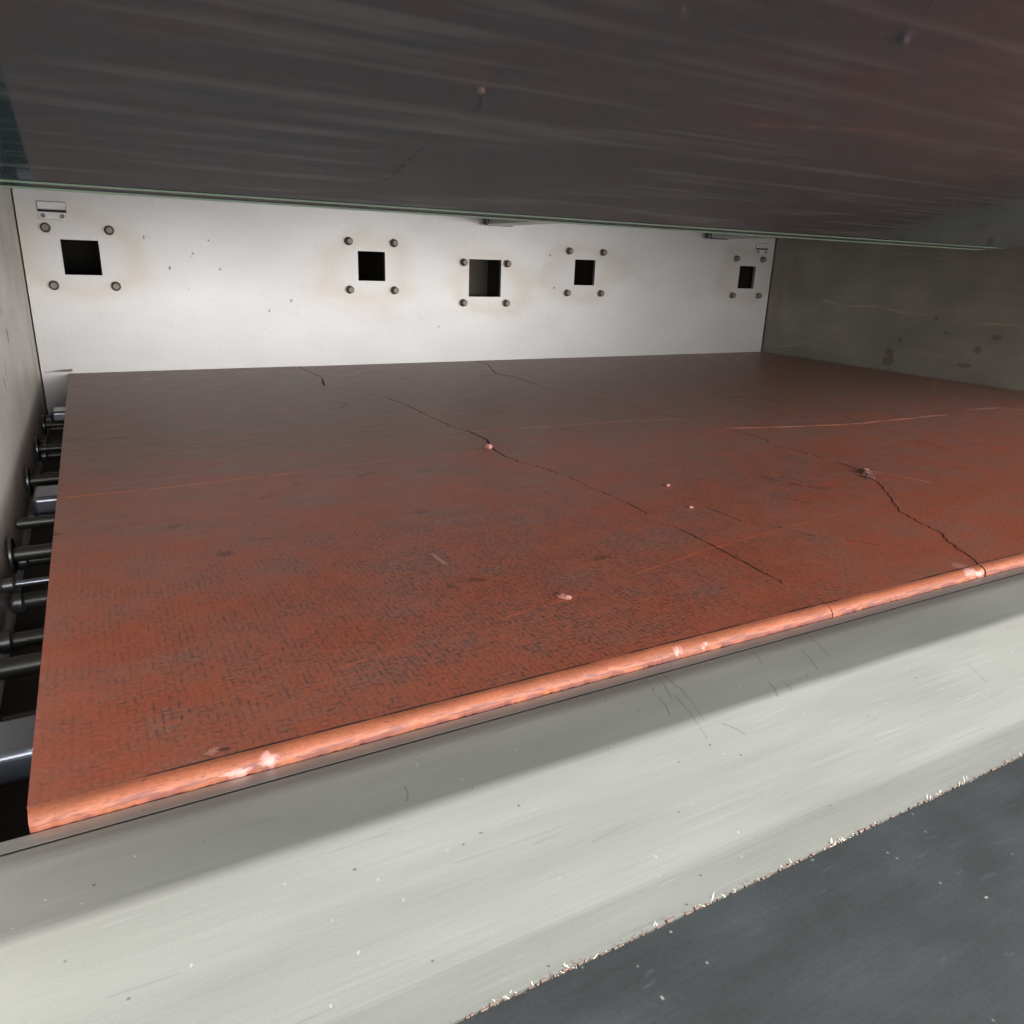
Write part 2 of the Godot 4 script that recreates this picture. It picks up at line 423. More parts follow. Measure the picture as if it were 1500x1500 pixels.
func side_material(sd, pale):
	var w := 900; var h := 300          # z 0 .. .95, y .25 .. -.07
	var a := nbytes(w, h, 150, 80, 4, sd); var b := nbytes(w, h, 120, 8, 3, sd + 1); var f := nbytes(w, h, 3, 3, 2, sd + 2)
	var d := PackedByteArray(); d.resize(w * h * 3)
	var r := RandomNumberGenerator.new(); r.seed = sd
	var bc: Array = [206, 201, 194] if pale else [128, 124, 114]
	for j in h:
		for i in w:
			var k := j * w + i
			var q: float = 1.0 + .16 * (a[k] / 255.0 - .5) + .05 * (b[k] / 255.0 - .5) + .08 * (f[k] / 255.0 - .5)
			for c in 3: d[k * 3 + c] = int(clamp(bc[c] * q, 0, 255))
	var P := func(z, y): return Vector2(z / .95 * w, (.25 - y) / .32 * h)
	if pale:
		for q in [[.03, .05, 16, 60], [.05, .10, 12, 50], [.02, .15, 10, 50], [.07, .02, 20, 30]]:     # heat tint by the corner
			var p: Vector2 = P.call(q[0], q[1]); dab(d, w, h, p.x, p.y, q[2], q[3], [168, 146, 112], .45, .4, r)
		for q in [[.333, .079, 4, 8], [.397, .056, 2, 6], [.419, .051, 2, 7], [.35, .10, 2, 3]]:
			var p: Vector2 = P.call(q[0], q[1]); dab(d, w, h, p.x, p.y, q[2], q[3], [82, 76, 74], .8, .6, r)
	else:
		for q in [[.424, .05, 7, 5], [.28, .0163, 10, 9], [.295, .0526, 4, 3], [.37, .0703, 4, 3], [.448, .0703, 7, 5], [.28, .03, 8, 8], [.41, .025, 10, 4], [.35, .09, 3, 3]]:
			var p: Vector2 = P.call(q[0], q[1]); dab(d, w, h, p.x, p.y, q[2], q[3], [86, 75, 66], .55, .25, r)
		for q in [[.02, .12, 12, 60], [.03, .06, 12, 50], [.06, .14, 26, 40]]:
			var p: Vector2 = P.call(q[0], q[1]); dab(d, w, h, p.x, p.y, q[2], q[3], [112, 100, 84], .25, .3, r)
		stroke(d, w, h, [P.call(.13, .105), P.call(.26, .10), P.call(.38, .092), P.call(.50, .085), P.call(.7, .078)], 3.0, [156, 146, 128], .3, r, .2, 2.0)
		stroke(d, w, h, [P.call(.18, .186), P.call(.28, .183), P.call(.36, .18)], 2.2, [156, 146, 128], .25, r, .3, 2.0)
		stroke(d, w, h, [P.call(.13, .105), P.call(.09, .07), P.call(.05, .04)], 2.2, [156, 148, 130], .25, r, .2, 1.5)
		stroke(d, w, h, [P.call(.04, .016), P.call(.08, .02), P.call(.10, .03)], 2.2, [156, 150, 132], .3, r, .1, 1.5)
	for q in 60:
		dab(d, w, h, r.randf() * w, r.randf() * h, r.randf_range(.6, 1.6), r.randf_range(.6, 1.4), [60, 54, 50], r.randf_range(.3, .8), .5, r)
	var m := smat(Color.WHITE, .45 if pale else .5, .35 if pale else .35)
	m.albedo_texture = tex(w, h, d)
	return m

func sill_material():
	var w := 2048; var h := 312          # .7 m by .107 m
	var a := nbytes(w, h, 380, 90, 3, 51); var b := nbytes(w, h, 150, 1.8, 2, 52); var f := nbytes(w, h, 2.2, 2.2, 2, 53)
	var d := PackedByteArray(); d.resize(w * h * 3)
	var g := PackedByteArray(); g.resize(w * h * 3)
	var r := RandomNumberGenerator.new(); r.seed = 23
	for k in w * h:
		var q: float = .96 + .04 * (a[k] / 255.0 - .5) + .035 * (b[k] / 255.0 - .5) + .05 * (f[k] / 255.0 - .5)
		d[k * 3] = int(clamp(186.0 * q, 0, 255)); d[k * 3 + 1] = int(clamp(188.0 * q, 0, 255)); d[k * 3 + 2] = int(clamp(183.0 * q, 0, 255))
		var rr := int(clamp(118.0 + 14.0 * (b[k] / 255.0 - .5) + 14.0 * (a[k] / 255.0 - .5), 0, 255))
		g[k * 3] = rr; g[k * 3 + 1] = rr; g[k * 3 + 2] = rr
	var P := func(x, z): return Vector2((x + .06) / .7 * w, (z - .903) / .107 * h)
	# knife scratches
	for q in [[.208, .9055, .2035, .918], [.214, .9045, .2085, .921], [.2165, .9046, .2152, .9165], [.2165, .916, .2095, .938], [.2045, .918, .2005, .93], [.211, .92, .203, .947], [.257, .931, .2545, .9375], [.2515, .9285, .2465, .938], [.214, .942, .217, .951], [.24, .906, .237, .915], [.265, .905, .26, .917], [.30, .905, .291, .925], [.285, .915, .278, .930], [.33, .912, .322, .935], [.10, .925, .098, .932], [.34, .955, .332, .968]]:
		stroke(d, w, h, [P.call(q[0], q[1]), P.call((q[0] + q[2]) * .5 + .0008, (q[1] + q[3]) * .5), P.call(q[2], q[3])], .7, [96, 98, 102], .55, r, .2)
	for q in 90:
		var p := Vector2(r.randf() * w, r.randf() * h); var t := r.randf_range(-.3, .3); var l := r.randf_range(10, 60)
		stroke(d, w, h, [p, p + Vector2(l, l * t * .4)], .7, [214, 216, 216] if r.randf() < .6 else [140, 142, 144], .4, r, .1)
	for q in 150: dab(d, w, h, r.randf() * w, r.randf() * h, r.randf_range(.7, 1.4), r.randf_range(.7, 1.4), [238, 238, 234] if r.randf() < .55 else [92, 86, 82], .8, .4, r)
	var m := smat(Color.WHITE, 1.0, .78)
	m.albedo_texture = tex(w, h, d)
	m.roughness_texture = tex(w, h, g); m.roughness_texture_channel = BaseMaterial3D.TEXTURE_CHANNEL_GREEN
	return m

func ledge_material():
	var w := 1200; var h := 420          # .6 m by .21 m
	var a := nbytes(w, h, 90, 40, 4, 81); var b := nbytes(w, h, 70, 2.2, 3, 82); var f := nbytes(w, h, 2.4, 2.4, 2, 83)
	var d := PackedByteArray(); d.resize(w * h * 3)
	var r := RandomNumberGenerator.new(); r.seed = 29
	for k in w * h:
		var q: float = .95 + .40 * (a[k] / 255.0 - .5) + .16 * (b[k] / 255.0 - .5) + .26 * (f[k] / 255.0 - .5)
		d[k * 3] = int(clamp(31.0 * q, 0, 255)); d[k * 3 + 1] = int(clamp(34.0 * q, 0, 255)); d[k * 3 + 2] = int(clamp(36.0 * q, 0, 255))
	for q in 700: dab(d, w, h, r.randf() * w, r.randf() * h, r.randf_range(.4, .8), r.randf_range(.4, .7), [150, 152, 150] if r.randf() < .7 else [40, 40, 44], r.randf_range(.4, .9), .5, r)
	for q in 500:
		var p := Vector2(r.randf() * w, r.randf() * h); var l := r.randf_range(3, 14)
		stroke(d, w, h, [p, p + Vector2(l, r.randf_range(-2, 2))], .6, [74, 78, 82] if r.randf() < .6 else [30, 31, 34], .35, r, .1)
	var m := smat(Color.WHITE, .55)
	m.albedo_texture = tex(w, h, d)
	return m

func glass_material():
	var w := 1024; var h := 256
	var a := nbytes(w, h, 420, 6, 4, 91); var b := nbytes(w, h, 160, 24, 3, 92)
	var d := PackedByteArray(); d.resize(w * h * 3)
	var g := PackedByteArray(); g.resize(w * h * 3)
	for k in w * h:
		var q: float = clamp(.55 * a[k] / 255.0 + .45 * b[k] / 255.0, 0.0, 1.0)
		var film: float = ss(.45, .75, q)          # wiped grease film
		d[k * 3] = int(88 + 26 * film); d[k * 3 + 1] = int(106 + 24 * film); d[k * 3 + 2] = int(114 + 21 * film)
		var rr := int(10 + 34 * film); g[k * 3] = rr; g[k * 3 + 1] = rr; g[k * 3 + 2] = rr
	var m := smat(Color.WHITE, 1.0, .7)
	m.albedo_texture = tex(w, h, d)
	m.roughness_texture = tex(w, h, g); m.roughness_texture_channel = BaseMaterial3D.TEXTURE_CHANNEL_GREEN
	return m

# ==================================================================== chamber
func build_chamber():
	# rear panel with five real openings
	var xs := [-.0294]; var hx := [.0319, .4, .5835, .769, 1.1365]; var hh := [.0203, .0203, .0279, .0203, .0203]; var hy := [.1397, .1397, .1268, .1397, .1397]
	for i in 5: xs.append(hx[i] - hh[i]); xs.append(hx[i] + hh[i])
	xs.append(1.1985)
	var st := begin()
	var uv := func(x, y): return Vector2((x + .03) / 1.23, (.25 - y) / .32)
	for i in xs.size() - 1:
		var ys := [-.07, .24]
		if i % 2 == 1: ys = [-.07, hy[i / 2] - hh[i / 2], hy[i / 2] + hh[i / 2], .24]
		for k in ys.size() - 1:
			if i % 2 == 1 and k == 1: continue
			var x0: float = xs[i]; var x1: float = xs[i + 1]; var y0: float = ys[k]; var y1: float = ys[k + 1]
			quad(st, Vector3(x0, y0, 0), Vector3(x1, y0, 0), Vector3(x1, y1, 0), Vector3(x0, y1, 0), Vector3(0, 0, 1), uv.call(x0, y0), uv.call(x1, y0), uv.call(x1, y1), uv.call(x0, y1))
	for i in 5:      # sheet thickness in the openings
		var a: float = hx[i] - hh[i]; var b: float = hx[i] + hh[i]; var c: float = hy[i] - hh[i]; var e: float = hy[i] + hh[i]
		var T := -.006
		quad(st, Vector3(a, c, 0), Vector3(a, e, 0), Vector3(a, e, T), Vector3(a, c, T), Vector3(1, 0, 0), uv.call(a, c), uv.call(a, e), uv.call(a, e), uv.call(a, c))
		quad(st, Vector3(b, c, 0), Vector3(b, e, 0), Vector3(b, e, T), Vector3(b, c, T), Vector3(-1, 0, 0), uv.call(b, c), uv.call(b, e), uv.call(b, e), uv.call(b, c))
		quad(st, Vector3(a, c, 0), Vector3(b, c, 0), Vector3(b, c, T), Vector3(a, c, T), Vector3(0, 1, 0), uv.call(a, c), uv.call(b, c), uv.call(b, c), uv.call(a, c))
		quad(st, Vector3(a, e, 0), Vector3(b, e, 0), Vector3(b, e, T), Vector3(a, e, T), Vector3(0, -1, 0), uv.call(a, e), uv.call(b, e), uv.call(b, e), uv.call(a, e))
	var rear = struct(put("wall_back", st.commit(), M.rear), "bright steel rear panel of the oven with five square vents", "wall")
	var bk := begin(); rbox_add(bk, Vector3(.585, .085, -.313), Vector3(1.28, .33, .004), .0005)
	put("added_rear_plate", bk.commit(), M.hood, rear)  # unseen plate added to stop light leaking in at the corner gaps
	# ducts behind the openings
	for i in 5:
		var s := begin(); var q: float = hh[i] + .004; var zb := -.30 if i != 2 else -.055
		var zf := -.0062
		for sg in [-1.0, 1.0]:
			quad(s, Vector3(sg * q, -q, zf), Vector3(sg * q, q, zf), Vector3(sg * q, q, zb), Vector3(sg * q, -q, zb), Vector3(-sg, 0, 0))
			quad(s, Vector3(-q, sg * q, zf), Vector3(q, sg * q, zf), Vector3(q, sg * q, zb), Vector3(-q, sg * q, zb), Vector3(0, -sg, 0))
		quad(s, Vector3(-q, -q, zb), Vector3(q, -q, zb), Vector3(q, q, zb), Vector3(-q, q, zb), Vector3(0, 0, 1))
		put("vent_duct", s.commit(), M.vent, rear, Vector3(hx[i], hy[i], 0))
	# bolt heads at the corners of the vents
	var head := lathe([[.0058, 0.0002], [.0058, .0012], [.0049, .0016], [.0047, .0072], [.0040, .0080]], "z", 16)
	var face := lathe([[.0040, 0.0], [.0034, .0005], [.0012, .0005], [.0, .0003]], "z", 16)
	for i in 5:
		var dx := .0337; var dy := .0330; var cy := .1397
		if i == 2: dx = .0377; dy = .0300; cy = .1195
		for sx in [-1, 1]:
			for sy in [-1, 1]:
				var b = put("bolt", head, M.bolt, rear, Vector3(hx[i] + sx * dx, cy + sy * dy, 0))
				put("bolt_face", face, M.bolt, b, Vector3(0, 0, .0080))
	# small folded cover plates screwed on near the upper corners
	for p in [[.0075, .0], [1.1655, 0.0]]:
		var s := begin()
		rbox_add(s, Vector3(p[0], .1975, .0016), Vector3(.0300, .0095, .0030), .0012)
		var top = put("cover_plate", s.commit(), M.rear, rear)
		s = begin(); rbox_add(s, Vector3(p[0], .1862, .0008), Vector3(.0290, .0085, .0014), .0005)
		put("cover_flange", s.commit(), M.rear, top)
		s = begin(); rbox_add(s, Vector3(p[0], .1915, .0012), Vector3(.0298, .0022, .0022), .0004)
		put("cover_gap_shade", s.commit(), M.grime_shade, top)  # dark strip painting the shadow gap under the upper tab
		for sx in [-1, 1]:
			put("screw", lathe([[.0024, .0], [.0023, .0016], [.0014, .0022], [0.0, .0023]], "z", 12), M.bolt, top, Vector3(p[0] + sx * .0098, .1861, .0015))
	# side panels, ceiling, pan under the stone
	var wl := begin()
	sheet_x(wl, -.0310, -.07, .24, .0, .95, 1.0)
	struct(put("wall_left", wl.commit(), M.left), "pale steel left side panel of the oven with scuff marks", "wall")
	var wr := begin()
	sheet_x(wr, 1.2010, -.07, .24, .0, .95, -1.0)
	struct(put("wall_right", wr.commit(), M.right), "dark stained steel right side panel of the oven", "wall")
	var pan := begin(); rbox_add(pan, Vector3(.585, -.074, .304), Vector3(1.26, .008, 1.232), .001)
	struct(put("floor", pan.commit(), M.dark), "dark steel pan under the baking stone", "floor")
	var cl := begin(); rbox_add(cl, Vector3(.585, .244, .373), Vector3(1.26, .008, 1.372), .001)
	struct(put("ceiling", cl.commit(), M.hood), "steel ceiling of the oven chamber", "ceiling")
	var hd := begin(); rbox_add(hd, Vector3(.585, .232, 1.068), Vector3(1.40, .084, .014), .002)
	tag(put("added_front_hood", hd.commit(), M.hood), "unseen steel hood added above the glass door to shade the sill", "hood")  # unseen beam added to cast shadow edges on the sill

func sheet_x(st, x, y0, y1, z0, z1, nx):
	var uv := func(z, y): return Vector2(z / .95, (.25 - y) / .32)
	var t: float = -.004 * nx
	quad(st, Vector3(x, y0, z0), Vector3(x, y0, z1), Vector3(x, y1, z1), Vector3(x, y1, z0), Vector3(nx, 0, 0), uv.call(z0, y0), uv.call(z1, y0), uv.call(z1, y1), uv.call(z0, y1))
	quad(st, Vector3(x + t, y0, z0 - .312), Vector3(x + t, y0, z1), Vector3(x + t, y1, z1), Vector3(x + t, y1, z0 - .312), Vector3(-nx, 0, 0), uv.call(z0, y0), uv.call(z1, y0), uv.call(z1, y1), uv.call(z0, y1))
	quad(st, Vector3(x, y0, z1), Vector3(x + t, y0, z1), Vector3(x + t, y1, z1), Vector3(x, y1, z1), Vector3(0, 0, 1), uv.call(z1, y0), uv.call(z1, y0), uv.call(z1, y1), uv.call(z1, y1))

func strip(st, prof, x0, x1, uvx, uvz, z_origin):
	# sheet bent along x: prof is a list of [z, y]
	var run := 0.0
	for k in prof.size() - 1:
		var a: Array = prof[k]; var b: Array = prof[k + 1]
		var dz: float = b[0] - a[0]; var dy: float = b[1] - a[1]
		var n := Vector3(0, dz, -dy).normalized()
		if n.y < 0.0: n = -n
		var va: float = (a[0] - z_origin) * uvz; var vb: float = (b[0] - z_origin) * uvz
		quad(st, Vector3(x0, a[1], a[0]), Vector3(x1, a[1], a[0]), Vector3(x1, b[1], b[0]), Vector3(x0, b[1], b[0]), n, Vector2((x0 + .06) * uvx, va), Vector2((x1 + .06) * uvx, va), Vector2((x1 + .06) * uvx, vb), Vector2((x0 + .06) * uvx, vb))

func build_sill():
	var root = base("door_sill")
	tag(root, "brushed steel sill along the front edge of the red stone", "sill")
	var st := begin()
	var prof := [[.9051, -.030], [.9050, -.0048], [.9053, -.0046], [.9880, -.0045], [.9895, -.00446], [.9905, -.00438], [.9915, -.00425], [1.0034, -.0025], [1.0034, -.03]]
	strip(st, prof, -.12, 1.36, 1.0 / .7, 1.0 / .107, .903)
	put("sill_plate", st.commit(), M.sill, root)
	st = begin()
	strip(st, [[.8988, -.03], [.8987, -.0050], [.8989, -.0048], [.9042, -.0047], [.9044, -.0049], [.9044, -.03]], -.12, 1.36, 1.0 / .7, 1.0 / .107, .903)
	put("back_strip", st.commit(), M.sill, root)
	st = begin()
	strip(st, [[.90435, -.00468], [.90505, -.00466]], -.12, 1.36, 1.0, 1.0, 0.0)
	put("joint_line", st.commit(), M.grime_shade, root)
	# dark ledge in front of the sill
	st = begin()
	strip(st, [[1.0040, -.03], [1.0040, -.0024], [1.0042, -.0022], [1.20, -.0022], [1.203, -.004], [1.203, -.06]], -.2, 1.5, 1.0 / .6, 1.0 / .21, 1.0)
	tag(put("front_ledge", st.commit(), M.ledge), "dark grey scuffed ledge in front of the bright steel sill", "ledge")
	# frayed fibre edging in the joint between sill and ledge
	var fr := begin(); var fb := begin()
	var r := RandomNumberGenerator.new(); r.seed = 77
	for i in 1800:
		var x: float = .08 + .5 * float(i) / 1800.0 + r.randf_range(-.0006, .0006)
		var cl: float = .5 + .5 * sin(x * 211.0) * sin(x * 83.0 + 1.0)
		cl = ss(.45, .8, cl)
		if r.randf() > .35 + .65 * cl: continue
		var big: bool = r.randf() < .22 * cl
		var pale: bool = big or r.randf() < .25
		var l: float = r.randf_range(-.0008, .0004) + (r.randf_range(.0002, .0011) if big else 0.0)
		var wd: float = r.randf_range(.00012, .00028)
		var p := Vector3(x, -.0036, 1.0037 + r.randf_range(-.0002, .0003))
		var dir := Vector3(r.randf_range(-1.6, .9), r.randf_range(.7, 1.4), r.randf_range(-.9, .5)).normalized()
		spike(fr if pale else fb, p, dir, l + .0022, wd)
	for i in 420:
		var x: float = .08 + .5 * i / 420.0 + r.randf_range(-.0005, .0005)
		if r.randf() < .35: continue
		rbox_add(fb, Vector3(x, -.0025 + r.randf_range(-.0004, .0003), 1.0037 + r.randf_range(-.0003, .0003)), Vector3(r.randf_range(.0004, .0020), r.randf_range(.0004, .0009), r.randf_range(.0003, .0008)), .0002)
	var fringe = base("fibre_edging")
	tag(fringe, "frayed pale fibre edging in the joint between sill and dark ledge", "edging")
	var f1 = put("pale_fibre", fr.commit(), M.fibre, fringe); f1.set_meta("kind", "stuff")
	var f2 = put("brown_fibre", fb.commit(), M.fibre_brown, fringe); f2.set_meta("kind", "stuff")

func spike(st, p, dir, l, wd):
	var a: Vector3 = dir.cross(Vector3(0, 0, 1)).normalized() * wd; var b: Vector3 = dir.cross(a).normalized() * wd
	var tip: Vector3 = p + dir * l
	var ring := [p + a, p + b, p - a, p - b]
	for i in 4:
		var q0: Vector3 = ring[i]; var q1: Vector3 = ring[(i + 1) % 4]
		var n: Vector3 = ((q0 + q1) * .5 - p).normalized()
		tri3(st, q0, q1, tip, n)

# ==================================================================== the stone
func rough_line(pts, sd, amp):
	# a crack: the coarse line broken into short uneven steps
	var r := RandomNumberGenerator.new(); r.seed = sd
	var out := PackedVector2Array()
	for i in pts.size() - 1:
		var a := Vector2(pts[i][0], pts[i][1]); var b := Vector2(pts[i + 1][0], pts[i + 1][1])
		var n: int = max(1, int(a.distance_to(b) / .0032))
		for k in n:
			var p := a.lerp(b, float(k) / n)
			if k > 0: p += (b - a).orthogonal().normalized() * r.randf_range(-amp, amp)
			out.append(p)
	out.append(Vector2(pts[-1][0], pts[-1][1]))
	return out

func rev(a):
	var b: PackedVector2Array = a.duplicate(); b.reverse(); return b

func chain(parts):
	var o := PackedVector2Array()
	for p in parts:
		for q in p:
			if o.is_empty() or o[-1].distance_to(q) > .0003: o.append(q)
	if o[0].distance_to(o[-1]) < .0003: o.remove_at(o.size() - 1)
	return o

func draw_in(poly: PackedVector2Array, sd) -> PackedVector2Array:
	# the broken edges stand back from the crack line by an uneven amount
	var r := RandomNumberGenerator.new(); r.seed = sd
	var nz := noise(38.0, 3, 7)
	var area := 0.0
	for k in poly.size(): area += poly[k].cross(poly[(k + 1) % poly.size()])
	var out := PackedVector2Array()
	for k in poly.size():
		var p: Vector2 = poly[k]
		var t: Vector2 = (poly[(k + 1) % poly.size()] - poly[(k - 1 + poly.size()) % poly.size()]).normalized()
		var n: Vector2 = Vector2(-t.y, t.x) * sign(area)
		if p.x < .0005 or p.x > XR - .0005 or p.y > ZN - .0005 or p.y < 0.0: n = Vector2.ZERO
		var wide: float = clamp(.7 + 1.6 * nz.get_noise_2d(p.x, p.y), .05, 1.9)
		var g: float = (.00026 * wide + .00034 * (1.0 - ss(.62, .72, p.y)) * (.6 + wide) + .00030 * (1.0 - ss(.42, .52, p.y))) if p.x < .4 else (.00005 + .00012 * wide + .00040 * (1.0 - ss(.12, .30, p.y)) * wide)
		if r.randf() < .06: g += r.randf_range(.0002, .0010)
		out.append(p + n * (g + r.randf_range(0.0, .00014)))
	return out

func build_stone():
	var root = base("baking_stone")
	tag(root, "cracked red baking stone with a rounded orange front edge", "baking stone")
	var ia := 0; var ib := 0; var ic := 0; var idd := 0
	for i in CA.size():
		if CA[i] == [.3303, .4831]: ia = i
		if CA[i] == [.3191, .5568]: ib = i
	for i in CD.size():
		if CD[i] == [.5747, .5018]: ic = i
		if CD[i] == [.5843, .5567]: idd = i
	var A1 = rough_line(CA.slice(0, ia + 1), 1, .0008); var A2 = rough_line(CA.slice(ia, ib + 1), 2, .0008); var A3 = rough_line(CA.slice(ib), 3, .0011)
	var B = rough_line(CB, 4, .0004); var C = rough_line(CC, 5, .0005); var E = rough_line(CE, 6, .0006)
	var D1 = rough_line(CD.slice(0, ic + 1), 7, .0008); var D2 = rough_line(CD.slice(ic, idd + 1), 8, .0007); var D3 = rough_line(CD.slice(idd), 9, .0014)
	var pt := func(x, z): return PackedVector2Array([Vector2(x, z)])
	var pcs := [
		[chain([pt.call(0, -.001), A1, A2, rev(B)]), 0, 0],
		[chain([B, A3, pt.call(0, ZN)]), 1, 1],
		[chain([A1, C, rev(D1)]), 0, 0],
		[chain([C, D2, D3, rev(A3), rev(A2)]), 1, 1],
		[chain([D1, D2, E, pt.call(XR, -.001)]), 0, 0],
		[chain([E, pt.call(XR, ZN), rev(D3)]), 0, 1],
	]
	var ends := [[], [0.0, CA[-1][0]], [], [CA[-1][0], CD[-1][0]], [], [CD[-1][0], XR]]
	var lift := [0.0, .0003, -.0004, .0, -.0002, .0003]
	for i in pcs.size():
		var poly: PackedVector2Array = pcs[i][0]
		var best := draw_in(poly, 100 + i)
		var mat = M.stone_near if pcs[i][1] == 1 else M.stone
		var bx: Array = mat.get_meta("box")
		var mesh := ArrayMesh.new()
		var st := begin()
		var tri := Geometry2D.triangulate_polygon(best)
		var y0: float = lift[i]
		for k in range(0, tri.size(), 3):
			var q := [best[tri[k]], best[tri[k + 1]], best[tri[k + 2]]]
			var us := []; var vs := []
			for p in q: us.append(Vector2((p.x - bx[0]) / (bx[1] - bx[0]), (p.y - bx[2]) / (bx[3] - bx[2]))); vs.append(Vector3(p.x, y0, p.y))
			tri3(st, vs[0], vs[1], vs[2], Vector3.UP, us[0], us[1], us[2])
		st.generate_tangents(); st.commit(mesh); mesh.surface_set_material(0, mat)
		st = begin()
		for k in best.size():
			var a := best[k]; var b := best[(k + 1) % best.size()]
			var n2 := (b - a).orthogonal().normalized()
			if Geometry2D.is_point_in_polygon((a + b) * .5 + n2 * .0002, best): n2 = -n2
			quad(st, Vector3(a.x, y0, a.y), Vector3(b.x, y0, b.y), Vector3(b.x, -.0195, b.y), Vector3(a.x, -.0195, a.y), Vector3(n2.x, 0, n2.y))
		for k in range(0, tri.size(), 3):      # underside
			var q := []
			for p in [best[tri[k]], best[tri[k + 1]], best[tri[k + 2]]]: q.append(Vector3(p.x, -.0195, p.y))
			tri3(st, q[0], q[1], q[2], Vector3.DOWN)
		st.commit(mesh); mesh.surface_set_material(1, M.clay)
		if pcs[i][2] == 1:
			nose(mesh, ends[i][0] + (.0003 if i > 1 else .0002), ends[i][1] - .0004, y0, i)
		put("stone_piece", mesh, null, root)

func nose(mesh, x0, x1, y0, sd):
	var st := begin()
	var nz := noise(420.0, 3, 60 + sd); var nb := noise(90.0, 3, 80 + sd)
	var n := int((x1 - x0) / .0013); var seg := 9
	var pos := func(i, k):
		var x: float = lerp(x0, x1, float(i) / n)
		var th: float = PI * .5 * k / (seg - 1) if k < seg else PI * .5
		var chip: float = max(0.0, nb.get_noise_1d(x * 8.0 + 3.0) + nz.get_noise_1d(x * 2.0) * .6 - .05) * ss(.3, 1.0, float(k) / seg) * .0013
		var bump2: float = (nz.get_noise_2d(x, k * .004) * .00009 + nb.get_noise_2d(x * .4, 2.0) * .00012)
		var z: float = ZN - .0003 + (.0051 + bump2) * sin(th) - chip * sin(th)
		var y: float = y0 - (.0042 + bump2) * (1.0 - cos(th)) - chip * .25
		if k >= seg: y = -.0195
		# break away next to the crack ends
		return Vector3(x, y, z)
	for i in n:
		for k in seg:
			var ps := [pos.call(i, k), pos.call(i + 1, k), pos.call(i + 1, k + 1), pos.call(i, k + 1)]
			var us := []
			for q in [[i, k], [i + 1, k], [i + 1, k + 1], [i, k + 1]]: us.append(Vector2(lerp(x0, x1, float(q[0]) / n) / 1.2, clamp(float(q[1]) / seg, .02, .98)))
			var k2 := [0, 1, 2, 0, 2, 3]
			if (ps[1] - ps[0]).cross(ps[2] - ps[0]).dot(Vector3(0, 1, 1)) > 0.0: k2 = [0, 2, 1, 0, 3, 2]
			st.set_smooth_group(0)
			for q in k2: st.set_uv(us[q]); st.add_vertex(ps[q])
	st.index(); st.generate_normals()
	st.commit(mesh); mesh.surface_set_material(mesh.get_surface_count() - 1, M.nose)

# ==================================================================== under the stone, seen in the gap at the left
func build_under_stone():
	for p in [[.138, .031, .013, -.0185], [.480, .035, .014, -.0205], [.816, .026, .014, -.034]]:
		var st := begin(); rbox_add(st, Vector3.ZERO, Vector3(1.20, p[2], p[1]), .0035)
		var b = put("support_tube", st.commit(), M.tube, self, Vector3(.6 + p[3] + .0, -.0202 - p[2] * .5, p[0]))
		var lb := "steel support tube under the stone, close to the bright rear panel"
		if p[0] > .3: lb = "steel support tube under the middle of the stone's left edge"
		if p[0] > .7: lb = "wide steel support tube under the stone close to the front sill"
		tag(b, lb, "tube", "support tubes under the stone")
	for p in [[.060, .0040, -.046], [.195, .0040, -.048], [.225, .0050, -.052], [.335, .0036, -.046], [.365, .0048, -.052], [.445, .0048, -.050], [.552, .0040, -.047], [.610, .0050, -.052], [.682, .0042, -.044], [.760, .0060, -.050], [.785, .0048, -.042]]:
		var t = base("heating_rod", Vector3(-.030, p[2], p[0]))
		put("rod", lathe([[0.0, .001], [p[1], .001], [p[1], 1.22], [0.0, 1.22]], "x", 14), M.rod, t)
		put("end_sleeve", lathe([[0.0, .0005], [p[1] + .0014, .0005], [p[1] + .0018, .002], [p[1] + .0018, .006], [p[1] + .0006, .0075], [0.0, .0075]], "x", 14), M.washer, t)
		tag(t, "low dull rod with an end sleeve deep in the gap beside the left panel", "heating rod", "heating rods under the stone")
	var k := 0
	for p in [[.125, .0035, -.040], [.265, .0035, -.036], [.405, .0042, -.031], [.520, .0040, -.031], [.584, .0046, -.031], [.640, .0018, -.029], [.725, .0050, -.038], [.862, .0085, -.046]]:
		var t = base("heating_rod", Vector3(-.030, p[2], p[0]))
		put("rod", lathe([[0.0, .001], [p[1], .001], [p[1], 1.22], [0.0, 1.22]], "x", 14), M.rod if k != 7 else M.tube, t)
		if k in [0, 1, 2, 4]:
			put("end_washer", lathe([[0.0, .0035], [.0105, .0035], [.0115, .0028], [.0115, .0016], [.0105, .001], [0.0, .001]], "x", 20), M.washer, t)
		if k == 5:
			put("end_sleeve", lathe([[0.0, .0005], [.0036, .0005], [.0040, .002], [.0040, .0065], [.0030, .0080], [0.0, .0080]], "x", 16), M.washer, t)
		k += 1
		tag(t, ["dull rod with an end washer under the rear support tube", "dull rod with an end washer midway between two support tubes", "dull rod with an end washer just behind the middle support tube", "dull rod without a washer just in front of the middle support tube", "thick dull rod with an end washer behind the thin bright rod", "thin bright rod with a collar beside the left side panel", "low dull rod between the thin bright rod and the wide support tube", "thick low steel rod right behind the door sill"][k - 1], "heating rod", "heating rods under the stone")
		if p[1] < .002: (t.get_child(0) as MeshInstance3D).material_override = M.tube

